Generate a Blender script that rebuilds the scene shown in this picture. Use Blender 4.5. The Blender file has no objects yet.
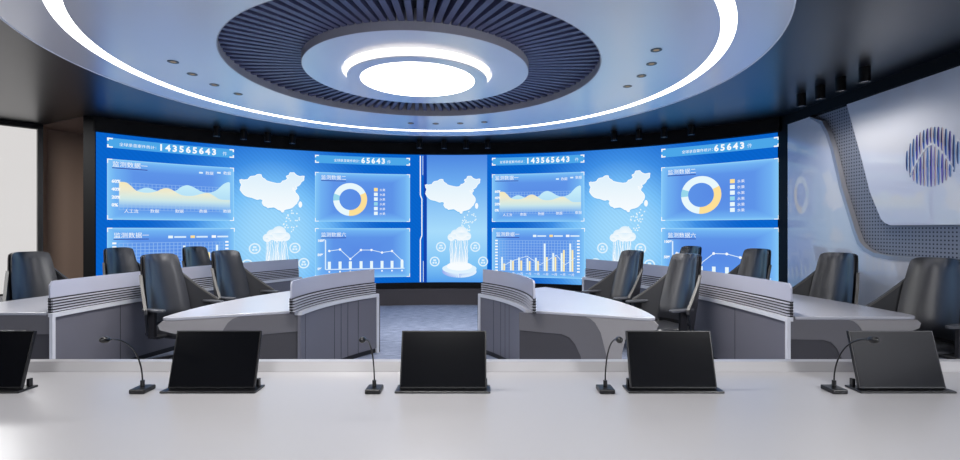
import bpy, bmesh, math, random
from mathutils import Vector, Matrix
random.seed(7)
PI = math.pi
sc = bpy.context.scene
COL = sc.collection

# ------------------------------------------------------------------ materials
def lin(c):
    return tuple(((v/255)/12.92 if v/255 <= .04045 else ((v/255+.055)/1.055)**2.4) for v in c) + (1.0,)

def mat(name, rgb, rough=.5, metal=0., spec=.5, coat=0., coat_rough=.05, coat_ior=1.5, bump=None, noise=None):
    m = bpy.data.materials.new(name); m.use_nodes = True
    nt = m.node_tree; b = nt.nodes['Principled BSDF']
    b.inputs['Base Color'].default_value = lin(rgb)
    b.inputs['Roughness'].default_value = rough
    b.inputs['Metallic'].default_value = metal
    b.inputs['Specular IOR Level'].default_value = spec
    b.inputs['Coat Weight'].default_value = coat
    b.inputs['Coat Roughness'].default_value = coat_rough
    b.inputs['Coat IOR'].default_value = coat_ior
    if noise:
        scale, lo, hi = noise
        tc = nt.nodes.new('ShaderNodeTexCoord'); n = nt.nodes.new('ShaderNodeTexNoise')
        n.inputs['Scale'].default_value = scale; n.inputs['Detail'].default_value = 6
        r = nt.nodes.new('ShaderNodeValToRGB')
        r.color_ramp.elements[0].position = .3; r.color_ramp.elements[1].position = .7
        r.color_ramp.elements[0].color = lin(lo); r.color_ramp.elements[1].color = lin(hi)
        nt.links.new(tc.outputs['Object'], n.inputs['Vector'])
        nt.links.new(n.outputs['Fac'], r.inputs['Fac'])
        nt.links.new(r.outputs['Color'], b.inputs['Base Color'])
    if bump:
        scale, st = bump
        tc = nt.nodes.new('ShaderNodeTexCoord'); n = nt.nodes.new('ShaderNodeTexNoise')
        n.inputs['Scale'].default_value = scale
        bp = nt.nodes.new('ShaderNodeBump'); bp.inputs['Strength'].default_value = st
        bp.inputs['Distance'].default_value = .01
        nt.links.new(tc.outputs['Object'], n.inputs['Vector'])
        nt.links.new(n.outputs['Fac'], bp.inputs['Height'])
        nt.links.new(bp.outputs['Normal'], b.inputs['Normal'])
    return m

def emit(name, rgb, strength=1.0):
    m = bpy.data.materials.new(name); m.use_nodes = True
    nt = m.node_tree; nt.nodes.remove(nt.nodes['Principled BSDF'])
    e = nt.nodes.new('ShaderNodeEmission'); e.inputs['Color'].default_value = lin(rgb)
    e.inputs['Strength'].default_value = strength
    nt.links.new(e.outputs[0], nt.nodes['Material Output'].inputs['Surface'])
    return m

def ramp_emit(name, axis, stops, alpha_stops=None, radial=False):
    """emissive screen pixels whose picture is a gradient along the graphic's own UV"""
    m = bpy.data.materials.new(name); m.use_nodes = True
    nt = m.node_tree; nt.nodes.remove(nt.nodes['Principled BSDF'])
    uv = nt.nodes.new('ShaderNodeUVMap'); uv.uv_map = 'UVMap'
    if radial:   # distance to nearest border of the graphic: 0 in the middle, 1 at the rim
        s = nt.nodes.new('ShaderNodeVectorMath'); s.operation = 'SUBTRACT'; s.inputs[1].default_value = (.5, .5, 0)
        a = nt.nodes.new('ShaderNodeVectorMath'); a.operation = 'ABSOLUTE'
        sp = nt.nodes.new('ShaderNodeSeparateXYZ'); mx = nt.nodes.new('ShaderNodeMath'); mx.operation = 'MAXIMUM'
        mu = nt.nodes.new('ShaderNodeMath'); mu.operation = 'MULTIPLY'; mu.inputs[1].default_value = 2
        nt.links.new(uv.outputs[0], s.inputs[0]); nt.links.new(s.outputs[0], a.inputs[0])
        nt.links.new(a.outputs[0], sp.inputs[0]); nt.links.new(sp.outputs[0], mx.inputs[0]); nt.links.new(sp.outputs[1], mx.inputs[1])
        nt.links.new(mx.outputs[0], mu.inputs[0]); fac = mu.outputs[0]
    else:
        sp = nt.nodes.new('ShaderNodeSeparateXYZ'); nt.links.new(uv.outputs[0], sp.inputs[0]); fac = sp.outputs[axis]
    r = nt.nodes.new('ShaderNodeValToRGB'); nt.links.new(fac, r.inputs['Fac'])
    cr = r.color_ramp
    cr.elements[0].position = stops[0][0]; cr.elements[0].color = lin(stops[0][1])
    cr.elements[1].position = stops[-1][0]; cr.elements[1].color = lin(stops[-1][1])
    for p, c in stops[1:-1]:
        e = cr.elements.new(p); e.color = lin(c)
    em = nt.nodes.new('ShaderNodeEmission'); nt.links.new(r.outputs['Color'], em.inputs['Color'])
    out = nt.nodes['Material Output']
    if alpha_stops:
        r2 = nt.nodes.new('ShaderNodeValToRGB'); nt.links.new(fac, r2.inputs['Fac'])
        r2.color_ramp.elements[0].position = alpha_stops[0][0]; r2.color_ramp.elements[0].color = (alpha_stops[0][1],)*3 + (1,)
        r2.color_ramp.elements[1].position = alpha_stops[-1][0]; r2.color_ramp.elements[1].color = (alpha_stops[-1][1],)*3 + (1,)
        t = nt.nodes.new('ShaderNodeBsdfTransparent'); mix = nt.nodes.new('ShaderNodeMixShader')
        nt.links.new(r2.outputs['Color'], mix.inputs[0]); nt.links.new(t.outputs[0], mix.inputs[1]); nt.links.new(em.outputs[0], mix.inputs[2])
        nt.links.new(mix.outputs[0], out.inputs['Surface'])
    else:
        nt.links.new(em.outputs[0], out.inputs['Surface'])
    return m

M = {}
M['dark_ceiling'] = mat('dark ceiling paint', (9, 11, 18), .34, spec=.9, coat=.15, coat_rough=.2)
M['soffit'] = mat('brown soffit', (130, 106, 92), .6)
M['brown_wall'] = mat('brown wall panel', (150, 126, 110), .55)
M['black_trim'] = mat('black satin trim', (4, 4, 6), .6, spec=.25)
M['black_wall'] = mat('black wall', (5, 6, 9), .45, spec=.3)
M['plinth_wall'] = mat('dark grey wall base', (66, 62, 66), .45)
M['wall'] = mat('light grey wall', (222, 222, 226), .6)
M['rear_wall'] = mat('grey rear wall', (112, 112, 118), .6)
M['white_panel'] = mat('glossy white panel', (244, 245, 252), .35, spec=.5, coat=1., coat_rough=.03, coat_ior=1.9)
M['panel_rim'] = mat('brushed silver rim', (190, 190, 196), .35, metal=.5)
M['canopy'] = mat('satin white canopy', (240, 240, 244), .30, spec=1., coat=1., coat_rough=.22)
M['canopy_grey'] = mat('pale grey canopy edge', (176, 174, 178), .5)
M['trim_white'] = mat('white enamel trim', (245, 246, 250), .4)
M['slat'] = mat('blue grey slat', (92, 96, 128), .45)
M['recess'] = mat('grey recess board', (88, 90, 98), .7)
M['led'] = emit('white strip light', (255, 253, 255), 6)
M['disc'] = emit('white lamp diffuser', (255, 253, 255), 6)
M['drum_side'] = emit('glowing acrylic side', (255, 251, 248), 2.0)
M['lamp_dim'] = emit('small lamp', (255, 230, 200), .25)
M['spot_lens'] = mat('spotlight lens', (170, 165, 160), .3)
M['leather'] = mat('black leather', (27, 29, 35), .30, spec=1., coat=.6, coat_rough=.3, bump=(180, .03))
M['shell'] = mat('dark chair shell', (24, 24, 28), .35)
M['side_panel'] = mat('charcoal side panel', (36, 37, 42), .40)
M['silver'] = mat('silver chair edge', (84, 83, 82), .55, metal=.0)
M['armpad'] = mat('grey arm pad', (78, 80, 86), .30)
M['chrome'] = mat('polished steel', (170, 170, 175), .2, metal=1.)
M['rubber'] = mat('black rubber', (16, 16, 18), .6)
M['worktop'] = mat('white worktop', (172, 173, 182), .25, spec=.5)
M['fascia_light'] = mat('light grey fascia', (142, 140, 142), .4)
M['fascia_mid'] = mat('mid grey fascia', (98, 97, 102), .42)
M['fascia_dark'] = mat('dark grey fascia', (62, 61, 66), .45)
M['front'] = mat('grey front cladding', (104, 104, 114), .42)
M['rail'] = mat('pale grey rail', (204, 206, 214), .35)
M['louvre'] = mat('pale louvre', (190, 190, 200), .3)
M['louvre_dark'] = mat('dark louvre gap', (24, 24, 28), .5)
M['glass'] = mat('frosted lavender screen', (178, 180, 196), .22, spec=.6)
M['desk'] = mat('pale desk surface', (162, 161, 164), .28, spec=.5)
M['desk_body'] = mat('desk body', (150, 148, 150), .45)
M['mon_black'] = mat('monitor glass', (7, 8, 12), .18, spec=.2)
M['mon_edge'] = mat('monitor edge', (14, 14, 17), .3)
M['spot_black'] = mat('black spotlight housing', (7, 7, 9), .4, spec=.3)
M['mic'] = mat('black microphone', (6, 6, 9), .35)
M['emblem_navy'] = mat('navy emblem bar', (5, 10, 92), .3)
M['emblem_blue'] = mat('blue emblem bar', (0, 58, 176), .3)
M['emblem_peach'] = mat('peach emblem bar', (228, 206, 204), .3)
M['emblem_lav'] = mat('lavender emblem bar', (132, 120, 200), .3)
M['emblem_sky'] = mat('sky emblem bar', (130, 170, 222), .3)
M['sill'] = mat('speckled grey sill', (160, 158, 158), .6, noise=(60, (120, 118, 118), (185, 182, 180)))
M['frame_black'] = mat('black window frame', (12, 12, 14), .4)

def carpet():
    m = bpy.data.materials.new('blue grey carpet'); m.use_nodes = True
    nt = m.node_tree; b = nt.nodes['Principled BSDF']; b.inputs['Roughness'].default_value = .75
    tc = nt.nodes.new('ShaderNodeTexCoord'); mp = nt.nodes.new('ShaderNodeMapping')
    mp.inputs['Scale'].default_value = (3, 30, 1)
    n = nt.nodes.new('ShaderNodeTexNoise'); n.inputs['Scale'].default_value = 1.6; n.inputs['Detail'].default_value = 8; n.inputs['Roughness'].default_value = .75
    r = nt.nodes.new('ShaderNodeValToRGB')
    r.color_ramp.elements[0].position = .36; r.color_ramp.elements[1].position = .66
    r.color_ramp.elements[0].color = lin((58, 66, 88)); r.color_ramp.elements[1].color = lin((160, 170, 194))
    nt.links.new(tc.outputs['Object'], mp.inputs[0]); nt.links.new(mp.outputs[0], n.inputs['Vector'])
    nt.links.new(n.outputs['Fac'], r.inputs['Fac']); nt.links.new(r.outputs['Color'], b.inputs['Base Color'])
    bp = nt.nodes.new('ShaderNodeBump'); bp.inputs['Strength'].default_value = .3; bp.inputs['Distance'].default_value = .01
    nt.links.new(n.outputs['Fac'], bp.inputs['Height']); nt.links.new(bp.outputs['Normal'], b.inputs['Normal'])
    return m
M['carpet'] = carpet()

def perforated():
    m = bpy.data.materials.new('perforated metal'); m.use_nodes = True
    nt = m.node_tree; b = nt.nodes['Principled BSDF']
    b.inputs['Roughness'].default_value = .45; b.inputs['Metallic'].default_value = .1
    tc = nt.nodes.new('ShaderNodeTexCoord'); sp = nt.nodes.new('ShaderNodeSeparateXYZ')
    nt.links.new(tc.outputs['Object'], sp.inputs[0])
    def cell(o):
        d = nt.nodes.new('ShaderNodeMath'); d.operation = 'DIVIDE'; d.inputs[1].default_value = .043
        f = nt.nodes.new('ShaderNodeMath'); f.operation = 'FRACT'
        s = nt.nodes.new('ShaderNodeMath'); s.operation = 'SUBTRACT'; s.inputs[1].default_value = .5
        q = nt.nodes.new('ShaderNodeMath'); q.operation = 'POWER'; q.inputs[1].default_value = 2
        ab = nt.nodes.new('ShaderNodeMath'); ab.operation = 'ABSOLUTE'
        nt.links.new(o, d.inputs[0]); nt.links.new(d.outputs[0], f.inputs[0]); nt.links.new(f.outputs[0], s.inputs[0])
        nt.links.new(s.outputs[0], ab.inputs[0]); nt.links.new(ab.outputs[0], q.inputs[0]); return q.outputs[0]
    a = nt.nodes.new('ShaderNodeMath'); a.operation = 'ADD'
    nt.links.new(cell(sp.outputs[1]), a.inputs[0]); nt.links.new(cell(sp.outputs[2]), a.inputs[1])
    l = nt.nodes.new('ShaderNodeMath'); l.operation = 'LESS_THAN'; l.inputs[1].default_value = .055
    nt.links.new(a.outputs[0], l.inputs[0])
    mx = nt.nodes.new('ShaderNodeMix'); mx.data_type = 'RGBA'
    mx.inputs[6].default_value = lin((150, 155, 168)); mx.inputs[7].default_value = lin((40, 44, 62))
    nt.links.new(l.outputs[0], mx.inputs[0]); nt.links.new(mx.outputs[2], b.inputs['Base Color'])
    return m
M['perforated'] = perforated()

# ------------------------------------------------------------------ mesh helpers
class MB:
    def __init__(s): s.v = []; s.f = []; s.m = []; s.cur = 0
    def add(s, vs, fs):
        n = len(s.v); s.v += [tuple(p) for p in vs]
        for f in fs: s.f.append([n+i for i in f]); s.m.append(s.cur)
    def box(s, x0, x1, y0, y1, z0, z1, T=None):
        vs = [Vector(p) for p in ((x0,y0,z0),(x1,y0,z0),(x1,y1,z0),(x0,y1,z0),(x0,y0,z1),(x1,y0,z1),(x1,y1,z1),(x0,y1,z1))]
        if T: vs = [T @ v for v in vs]
        s.add(vs, [(0,3,2,1),(4,5,6,7),(0,1,5,4),(1,2,6,5),(2,3,7,6),(3,0,4,7)])
    def prism(s, poly, z0, z1):
        n = len(poly)
        s.add([(x,y,z0) for x,y in poly]+[(x,y,z1) for x,y in poly],
              [tuple(range(n))[::-1], tuple(range(n, 2*n))]+[(i,(i+1)%n,n+(i+1)%n,n+i) for i in range(n)])
    def slab(s, pts, off):
        """planar polygon of 3D points thickened by the vector off"""
        n = len(pts); off = Vector(off)
        s.add([Vector(p) for p in pts]+[Vector(p)+off for p in pts],
              [tuple(range(n)), tuple(range(n, 2*n))[::-1]]+[(i,n+i,n+(i+1)%n,(i+1)%n) for i in range(n)])
    def lathe(s, prof, c, seg=96, closed=False):
        n = len(prof)
        vs = []
        for k in range(seg):
            a = 2*PI*k/seg
            for r, z in prof: vs.append((c[0]+r*math.cos(a), c[1]+r*math.sin(a), z))
        fs = []
        for k in range(seg):
            k2 = (k+1) % seg
            for i in range(n if closed else n-1):
                j = (i+1) % n
                fs.append((k*n+i, k2*n+i, k2*n+j, k*n+j))
        s.add(vs, fs)
    def disc(s, c, r, z, seg=64):
        s.add([(c[0]+r*math.cos(2*PI*k/seg), c[1]+r*math.sin(2*PI*k/seg), z) for k in range(seg)], [tuple(range(seg))])
    def cyl(s, c, r, z0, z1, seg=24, r1=None):
        r1 = r if r1 is None else r1
        s.lathe([(0, z0), (r, z0), (r1, z1), (0, z1)], c, seg)
    def tube(s, pts, r, seg=10):
        pts = [Vector(p) for p in pts]; n = len(pts)
        rs = r if isinstance(r, (list, tuple)) else [r]*n
        vs = []; prev = None
        for i, p in enumerate(pts):
            t = (pts[min(i+1, n-1)]-pts[max(i-1, 0)]).normalized()
            if prev is None:
                prev = t.orthogonal().normalized()
            prev = (prev - t*prev.dot(t)).normalized(); b = t.cross(prev)
            for k in range(seg):
                a = 2*PI*k/seg; vs.append(p+(prev*math.cos(a)+b*math.sin(a))*rs[i])
        fs = [tuple(range(seg))[::-1], tuple(range((n-1)*seg, n*seg))]
        for i in range(n-1):
            for k in range(seg):
                k2 = (k+1) % seg; fs.append((i*seg+k, i*seg+k2, (i+1)*seg+k2, (i+1)*seg+k))
        s.add(vs, fs)
    def sweep(s, path, d0, d1, z0, z1, nrm=None):
        """rectangular section along an XY path; d0/d1 are offsets to the path's left"""
        n = len(path); nn = nrm or path_normals(path); vs = []
        zz = z1 if isinstance(z1, (list, tuple)) else [z1]*n
        for (x, y), (nx, ny), zt in zip(path, nn, zz):
            vs += [(x+nx*d0, y+ny*d0, z0), (x+nx*d1, y+ny*d1, z0), (x+nx*d1, y+ny*d1, zt), (x+nx*d0, y+ny*d0, zt)]
        fs = [(0,1,2,3), tuple((n-1)*4+i for i in (3,2,1,0))]
        for i in range(n-1):
            a = i*4; b = a+4
            for k in range(4): fs.append((a+k, b+k, b+(k+1) % 4, a+(k+1) % 4))
        s.add(vs, fs)
    def build(s, name, mats, parent=None, smooth=None, bevel=0, loc=None):
        me = bpy.data.meshes.new(name); me.from_pydata(s.v, [], s.f); me.update()
        bm = bmesh.new(); bm.from_mesh(me)
        if len(s.f) > 1: bmesh.ops.recalc_face_normals(bm, faces=bm.faces)
        if loc is not None:
            for v in bm.verts: v.co -= Vector(loc)
        bm.to_mesh(me); bm.free()
        mats = mats if isinstance(mats, (list, tuple)) else [mats]
        for m in mats: me.materials.append(m)
        if len(mats) > 1: me.polygons.foreach_set('material_index', s.m)
        o = bpy.data.objects.new(name, me); COL.objects.link(o)
        if loc is not None: o.location = loc
        if parent: o.parent = parent
        if smooth is not None:
            me.shade_smooth() if hasattr(me, 'shade_smooth') else None
            me.set_sharp_from_angle(angle=math.radians(smooth))
        if bevel:
            b = o.modifiers.new('bevel', 'BEVEL'); b.width = bevel; b.segments = 2; b.limit_method = 'ANGLE'; b.angle_limit = math.radians(50)
        return o

def path_normals(path):
    n = len(path); out = []
    for i in range(n):
        x0, y0 = path[max(i-1, 0)]; x1, y1 = path[min(i+1, n-1)]
        d = math.hypot(x1-x0, y1-y0); out.append((-(y1-y0)/d, (x1-x0)/d))
    return out

def empty(name, loc=(0, 0, 0), rz=0):
    o = bpy.data.objects.new(name, None); o.empty_display_size = .1
    o.location = loc; o.rotation_euler = (0, 0, rz); COL.objects.link(o); return o

def tag(o, label, cat, group=None):
    o['label'] = label; o['category'] = cat
    if group: o['group'] = group
    return o

def struct(o): o['kind'] = 'structure'; return o

def copy_tree(o, parent=None):
    c = o.copy(); COL.objects.link(c)
    if parent: c.parent = parent
    for ch in [x for x in o.children]: copy_tree(ch, c)
    return c

# ------------------------------------------------------------------ place constants (metres)
CAMZ = 1.55
F = 490.0
AX = -.65                     # the room's axis of symmetry
CEIL = 3.35
RW = 4.81                     # face of the panels on the right wall
RC = (-.67, 5.31)             # centre of the round ceiling canopy
SR, SX, SY = 7.45, -.65, 2.82 # video wall: radius and centre of its arc

def arc(s, d=0.0):
    a = s/SR; return (SX+(SR-d)*math.sin(a), SY+(SR-d)*math.cos(a))

# ------------------------------------------------------------------ room shell
b = MB(); b.prism([(6, -4.2), (6, 11.5), (-5.2, 11.5), (-11.7, 4.0), (-11.7, -4.2)], -.1, 0); struct(b.build('floor', M['carpet']))

b = MB()                       # dark ceiling around the canopy's round opening
N = 96; hole = 2.2; vs = []
for k in range(N):
    a = 2*PI*k/N; c, s_ = math.cos(a), math.sin(a)
    tx = ((6-RC[0])/c if c > 1e-6 else (-12-RC[0])/c if c < -1e-6 else 1e9)
    ty = ((11.5-RC[1])/s_ if s_ > 1e-6 else (-4.2-RC[1])/s_ if s_ < -1e-6 else 1e9)
    dn = c*-.762+s_*.648
    tl = (.5-((RC[0]+7.46)*-.762+(RC[1]-8.37)*.648))/dn if dn > 1e-6 else 1e9
    t = min(tx, ty, tl)
    for r in (hole, t):
        for z in (CEIL, CEIL+.12): vs.append((RC[0]+r*c, RC[1]+r*s_, z))
fs = []
for k in range(N):
    a = 4*k; c = 4*((k+1) % N)
    fs += [(a, c, c+2, a+2), (a+1, a+3, c+3, c+1), (a, a+1, c+1, c), (a+2, c+2, c+3, a+3)]
b.add(vs, fs); struct(b.build('ceiling', M['dark_ceiling']))
for (x, y) in ((6, 11.5), (-12, 11.5), (6, -4.2), (-12, -4.2)): pass
# corner closing pieces of the ceiling (far outside the picture)
b = MB(); b.prism([(6.1, -4.3), (6.1, 11.6), (-5.1, 11.6), (-11.65, 4.05), (-11.65, -4.3)], CEIL+.28, CEIL+.33); struct(b.build('ceiling.001', M['dark_ceiling']))

b = MB(); b.box(-12, 6, -4.3, -4.1, 0, CEIL+.28); struct(b.build('wall_back', M['rear_wall']))
b = MB(); b.box(-11.6, -11.4, -4.1, 3.9, 0, CEIL+.28); struct(b.build('wall_left', M['brown_wall']))
b = MB(); b.box(-5.3, 6, 11.3, 11.5, 0, CEIL+.28); struct(b.build('wall_front', M['black_wall']))

# left wall running obliquely, with the window
L0 = Vector((-7.46, 8.37)); LD = Vector((-.648, -.762)); LN = Vector((-.762, .648))
def lw(t, d): p = L0+LD*t+LN*d; return (p.x, p.y)
b = MB(); b.prism([lw(0, .12), lw(6, .12), lw(6, .0), lw(0, 0)], 3.27, CEIL)
struct(b.build('trim_1', M['black_trim']))
b = MB(); b.prism([lw(.0, .25), lw(6, .25), lw(6, .0), lw(.0, 0)], 0, .47)
struct(b.build('wall_left.001', M['sill']))
b = MB()
b.prism([lw(0, .12), lw(.07, .12), lw(.07, 0), lw(0, 0)], .47, 3.27)
for t in (2.2, 4.4): b.prism([lw(t, .12), lw(t+.07, .12), lw(t+.07, 0), lw(t, 0)], .47, 3.27)
b.prism([lw(0, .1), lw(6, .1), lw(6, .02), lw(0, .02)], .47, .50)
w = struct(b.build('window_1', M['frame_black']))
gm = bpy.data.materials.new('clear window glass'); gm.use_nodes = True
g = gm.node_tree.nodes['Principled BSDF']; g.inputs['Transmission Weight'].default_value = 1; g.inputs['Roughness'].default_value = 0; g.inputs['IOR'].default_value = 1.1
b = MB(); b.prism([lw(.07, .065), lw(6, .065), lw(6, .055), lw(.07, .055)], .5, 3.27)
gl = b.build('window_pane', gm, w)
# brown panelled return between the window and the video wall
b = MB(); b.prism([(-7.46, 8.37), (-7.72, 8.73), (-7.05, 9.75), (-6.2, 10.9), (-6.4, 11.1), (-8.0, 8.95), (-7.60, 8.50)], 0, CEIL)
struct(b.build('wall_left.002', M['brown_wall']))
b = MB(); b.prism([(-7.46, 8.37), (-6.30, 7.78), (-5.6, 8.6), (-5.3, 10.6), (-6.2, 10.9), (-7.72, 8.73)], CEIL-.006, CEIL+.05)
struct(b.build('trim_2', M['soffit']))

# curved black wall carrying the video wall
ss = [-6.22+i*(6.16+6.22)/60 for i in range(61)]
b = MB(); path = [arc(s, -.05) for s in ss]
b.sweep(path, 0, .2, 0, CEIL+.1); struct(b.build('wall_front.001', M['black_wall'], smooth=40))
b = MB(); path = [arc(s, 0.02) for s in ss]
b.sweep(path, -.07, 0, 3.13, CEIL); struct(b.build('trim_3', M['black_trim'], smooth=40))
b = MB(); path = [arc(s, .03) for s in ss]; b.sweep(path, -.08, 0, 0, .336)
struct(b.build('baseboard_front', M['plinth_wall'], smooth=40))
# black jambs closing the ends of the arc
b = MB(); e0 = arc(-6.2, .02); e1 = arc(-6.2, -.3)
b.prism([(-6.30, 7.78), e0, e1, (-6.60, 8.35)], 0, CEIL); struct(b.build('trim_4', M['black_trim']))
b = MB(); e0 = arc(6.13, .02); e1 = arc(6.13, -.3)
b.prism([(RW+.005, 7.68), (5.3, 7.68), (5.3, 8.2), e1, e0], 0, CEIL); struct(b.build('trim_5', M['black_trim']))

# right wall with its panels
b = MB(); b.box(RW+.10, RW+.3, -4.1, 8.2, 0, CEIL+.28); struct(b.build('wall_right', M['wall']))
b = MB(); b.box(RW-.02, RW+.1, -4.1, 7.68, 3.205, CEIL); struct(b.build('trim_6', M['black_trim']))
def wz(x, y):   # a point of the right wall's panel face
    Y = RW*F/(x-480); return (Y, CAMZ+(230-y)*Y/F)
curve = [wz(*p) for p in ((815, 118.2), (820.5, 124), (826, 135), (831, 150), (840, 189.5), (853, 232), (857.5, 244), (864, 251), (873.7, 256.8), (890, 260))]
PT = 3.20
top0 = curve[0][0]
b = MB()
pl = [(7.66, 0.0), (7.66, PT), (top0+.14, PT)] + [(y, min(z, PT)) for y, z in curve[1:]] + [(4.9, 1.19), (-4.0, 1.19), (-4.0, 0)]
b.slab([(RW, y, z) for y, z in pl], (.06, 0, 0))
o = b.build('wall_panel', M['white_panel'])
tag(o, 'glossy white wall panel with sweeping curved edge along the right wall', 'wall panel')
wp = o
rim = [(top0+.14, PT)] + [(y, min(z, PT)) for y, z in curve[1:]] + [(4.9, 1.19), (-4.0, 1.19)]
b = MB()
n = len(rim); vs = []
for i, (y, z) in enumerate(rim):
    a = Vector(rim[max(i-1, 0)]); c = Vector(rim[min(i+1, n-1)]); t = (c-a).normalized(); nn = Vector((-t.y, t.x))
    if nn.y < 0 or (abs(nn.y) < 1e-4): nn = nn
    q = Vector((y, z)) + Vector((t.y*-1, t.x))*.0
    # outward = towards smaller y / larger z
    o_ = Vector((-abs(t.y), abs(t.x)))*.05
    vs += [(RW-.006, y, z), (RW-.006, y+o_.x, z+o_.y), (RW+.06, y+o_.x, z+o_.y), (RW+.06, y, z)]
fs = [(0,1,2,3), tuple((n-1)*4+i for i in (3,2,1,0))]
for i in range(n-1):
    for k in range(4): fs.append((i*4+k, i*4+4+k, i*4+4+(k+1) % 4, i*4+(k+1) % 4))
vs = [(x, y, min(z, 3.204)) for x, y, z in vs]
b.add(vs, fs); b.build('panel_rim', M['panel_rim'], wp, smooth=50)
b = MB(); b.slab([(RW+.065, 7.5, 0), (RW+.065, 7.5, 3.2), (RW+.065, -4, 3.2), (RW+.065, -4, 0)], (.03, 0, 0))
o = b.build('perforated_panel', M['perforated']); tag(o, 'grey perforated metal panel showing between two white wall panels', 'wall panel')
logo = [wz(*p) for p in ((846.3, 103.5), (860.4, 155.7), (869.5, 192), (880.5, 219), (884.5, 223), (890, 225.5))]
b = MB(); pl = [(logo[0][0], PT)] + logo[1:] + [(4.9, 1.60), (-4.0, 1.60), (-4.0, PT)]
b.slab([(RW-.0, y, z) for y, z in pl], (.06, 0, 0))
o = b.build('wall_panel.001', M['white_panel'], bevel=.006)
tag(o, 'large white upper wall panel carrying the round striped blue emblem', 'wall panel')

# emblem on the white panel
ec = wz(931.5, 157); er = .315
def arch(u): return .138-.27*(abs(u)/.75)**1.5      # height of the arch above the emblem's centre
em = empty('wall_emblem', (RW-.001, ec[0], ec[1])); tag(em, 'round emblem of blue vertical stripes crossed by a white arch', 'emblem')
bars = {k: MB() for k in ('navy', 'blue', 'peach', 'lav', 'sky')}
NS = 15
def spindle(key, y0, z0, z1, w, side, f0=.0, f1=1.):
    K = 10; L = []
    for i in range(K+1):
        t = f0+(f1-f0)*i/K; wd = w*max(.05, math.sin(PI*t))**.4; L.append((t, wd))
    pts = [(0, y0+side*wd, z0+(z1-z0)*t) for t, wd in L]+[(0, y0, z0+(z1-z0)*t) for t, wd in L[::-1]]
    bars[key].slab(pts, (-.005, 0, 0))
for i in range(NS):
    u = -1+2*(i+.5)/NS; y0 = -u*er; h = math.sqrt(max(0, 1-u*u))*er; w_ = er/NS*.72
    za = arch(u)
    if abs(u) > .80 or za < -h+.03:
        spindle('navy', y0, -h, h, w_, 1); spindle('sky', y0, -h, h, w_*.4, -1); continue
    top0_, top1_ = za+.014, h; bot0, bot1 = -h, za-.014
    if top1_-top0_ > .03:
        spindle('navy', y0, top0_, top1_, w_*1.1, 1, .35, 1); spindle('blue', y0, top0_, top1_, w_*1.1, 1, 0, .37)
        spindle(('lav', 'peach', 'sky')[i % 3], y0, top0_, top1_, w_*.4, -1)
    if bot1-bot0 > .03:
        spindle('blue' if i % 2 else 'lav', y0, bot0, bot1, w_*.8, 1, 0, .5); spindle('navy' if i % 2 else 'blue', y0, bot0, bot1, w_*.8, 1, .5, 1)
        spindle(('sky', 'lav', 'peach')[i % 3], y0, bot0, bot1, w_*.55, -1)
b = MB(); K = 28
top_ = [(-.80+1.6*i/K) for i in range(K+1)]
for u0, u1 in zip(top_, top_[1:]):
    b.slab([(0, -u0*er, arch(u0)-.012), (0, -u1*er, arch(u1)-.012), (0, -u1*er, arch(u1)+.012), (0, -u0*er, arch(u0)+.012)], (-.006, 0, 0))
b.build('emblem_arch', M['white_panel'], em)
for k, bb in bars.items(): bb.build('emblem_stripes', M['emblem_'+k], em)

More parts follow.
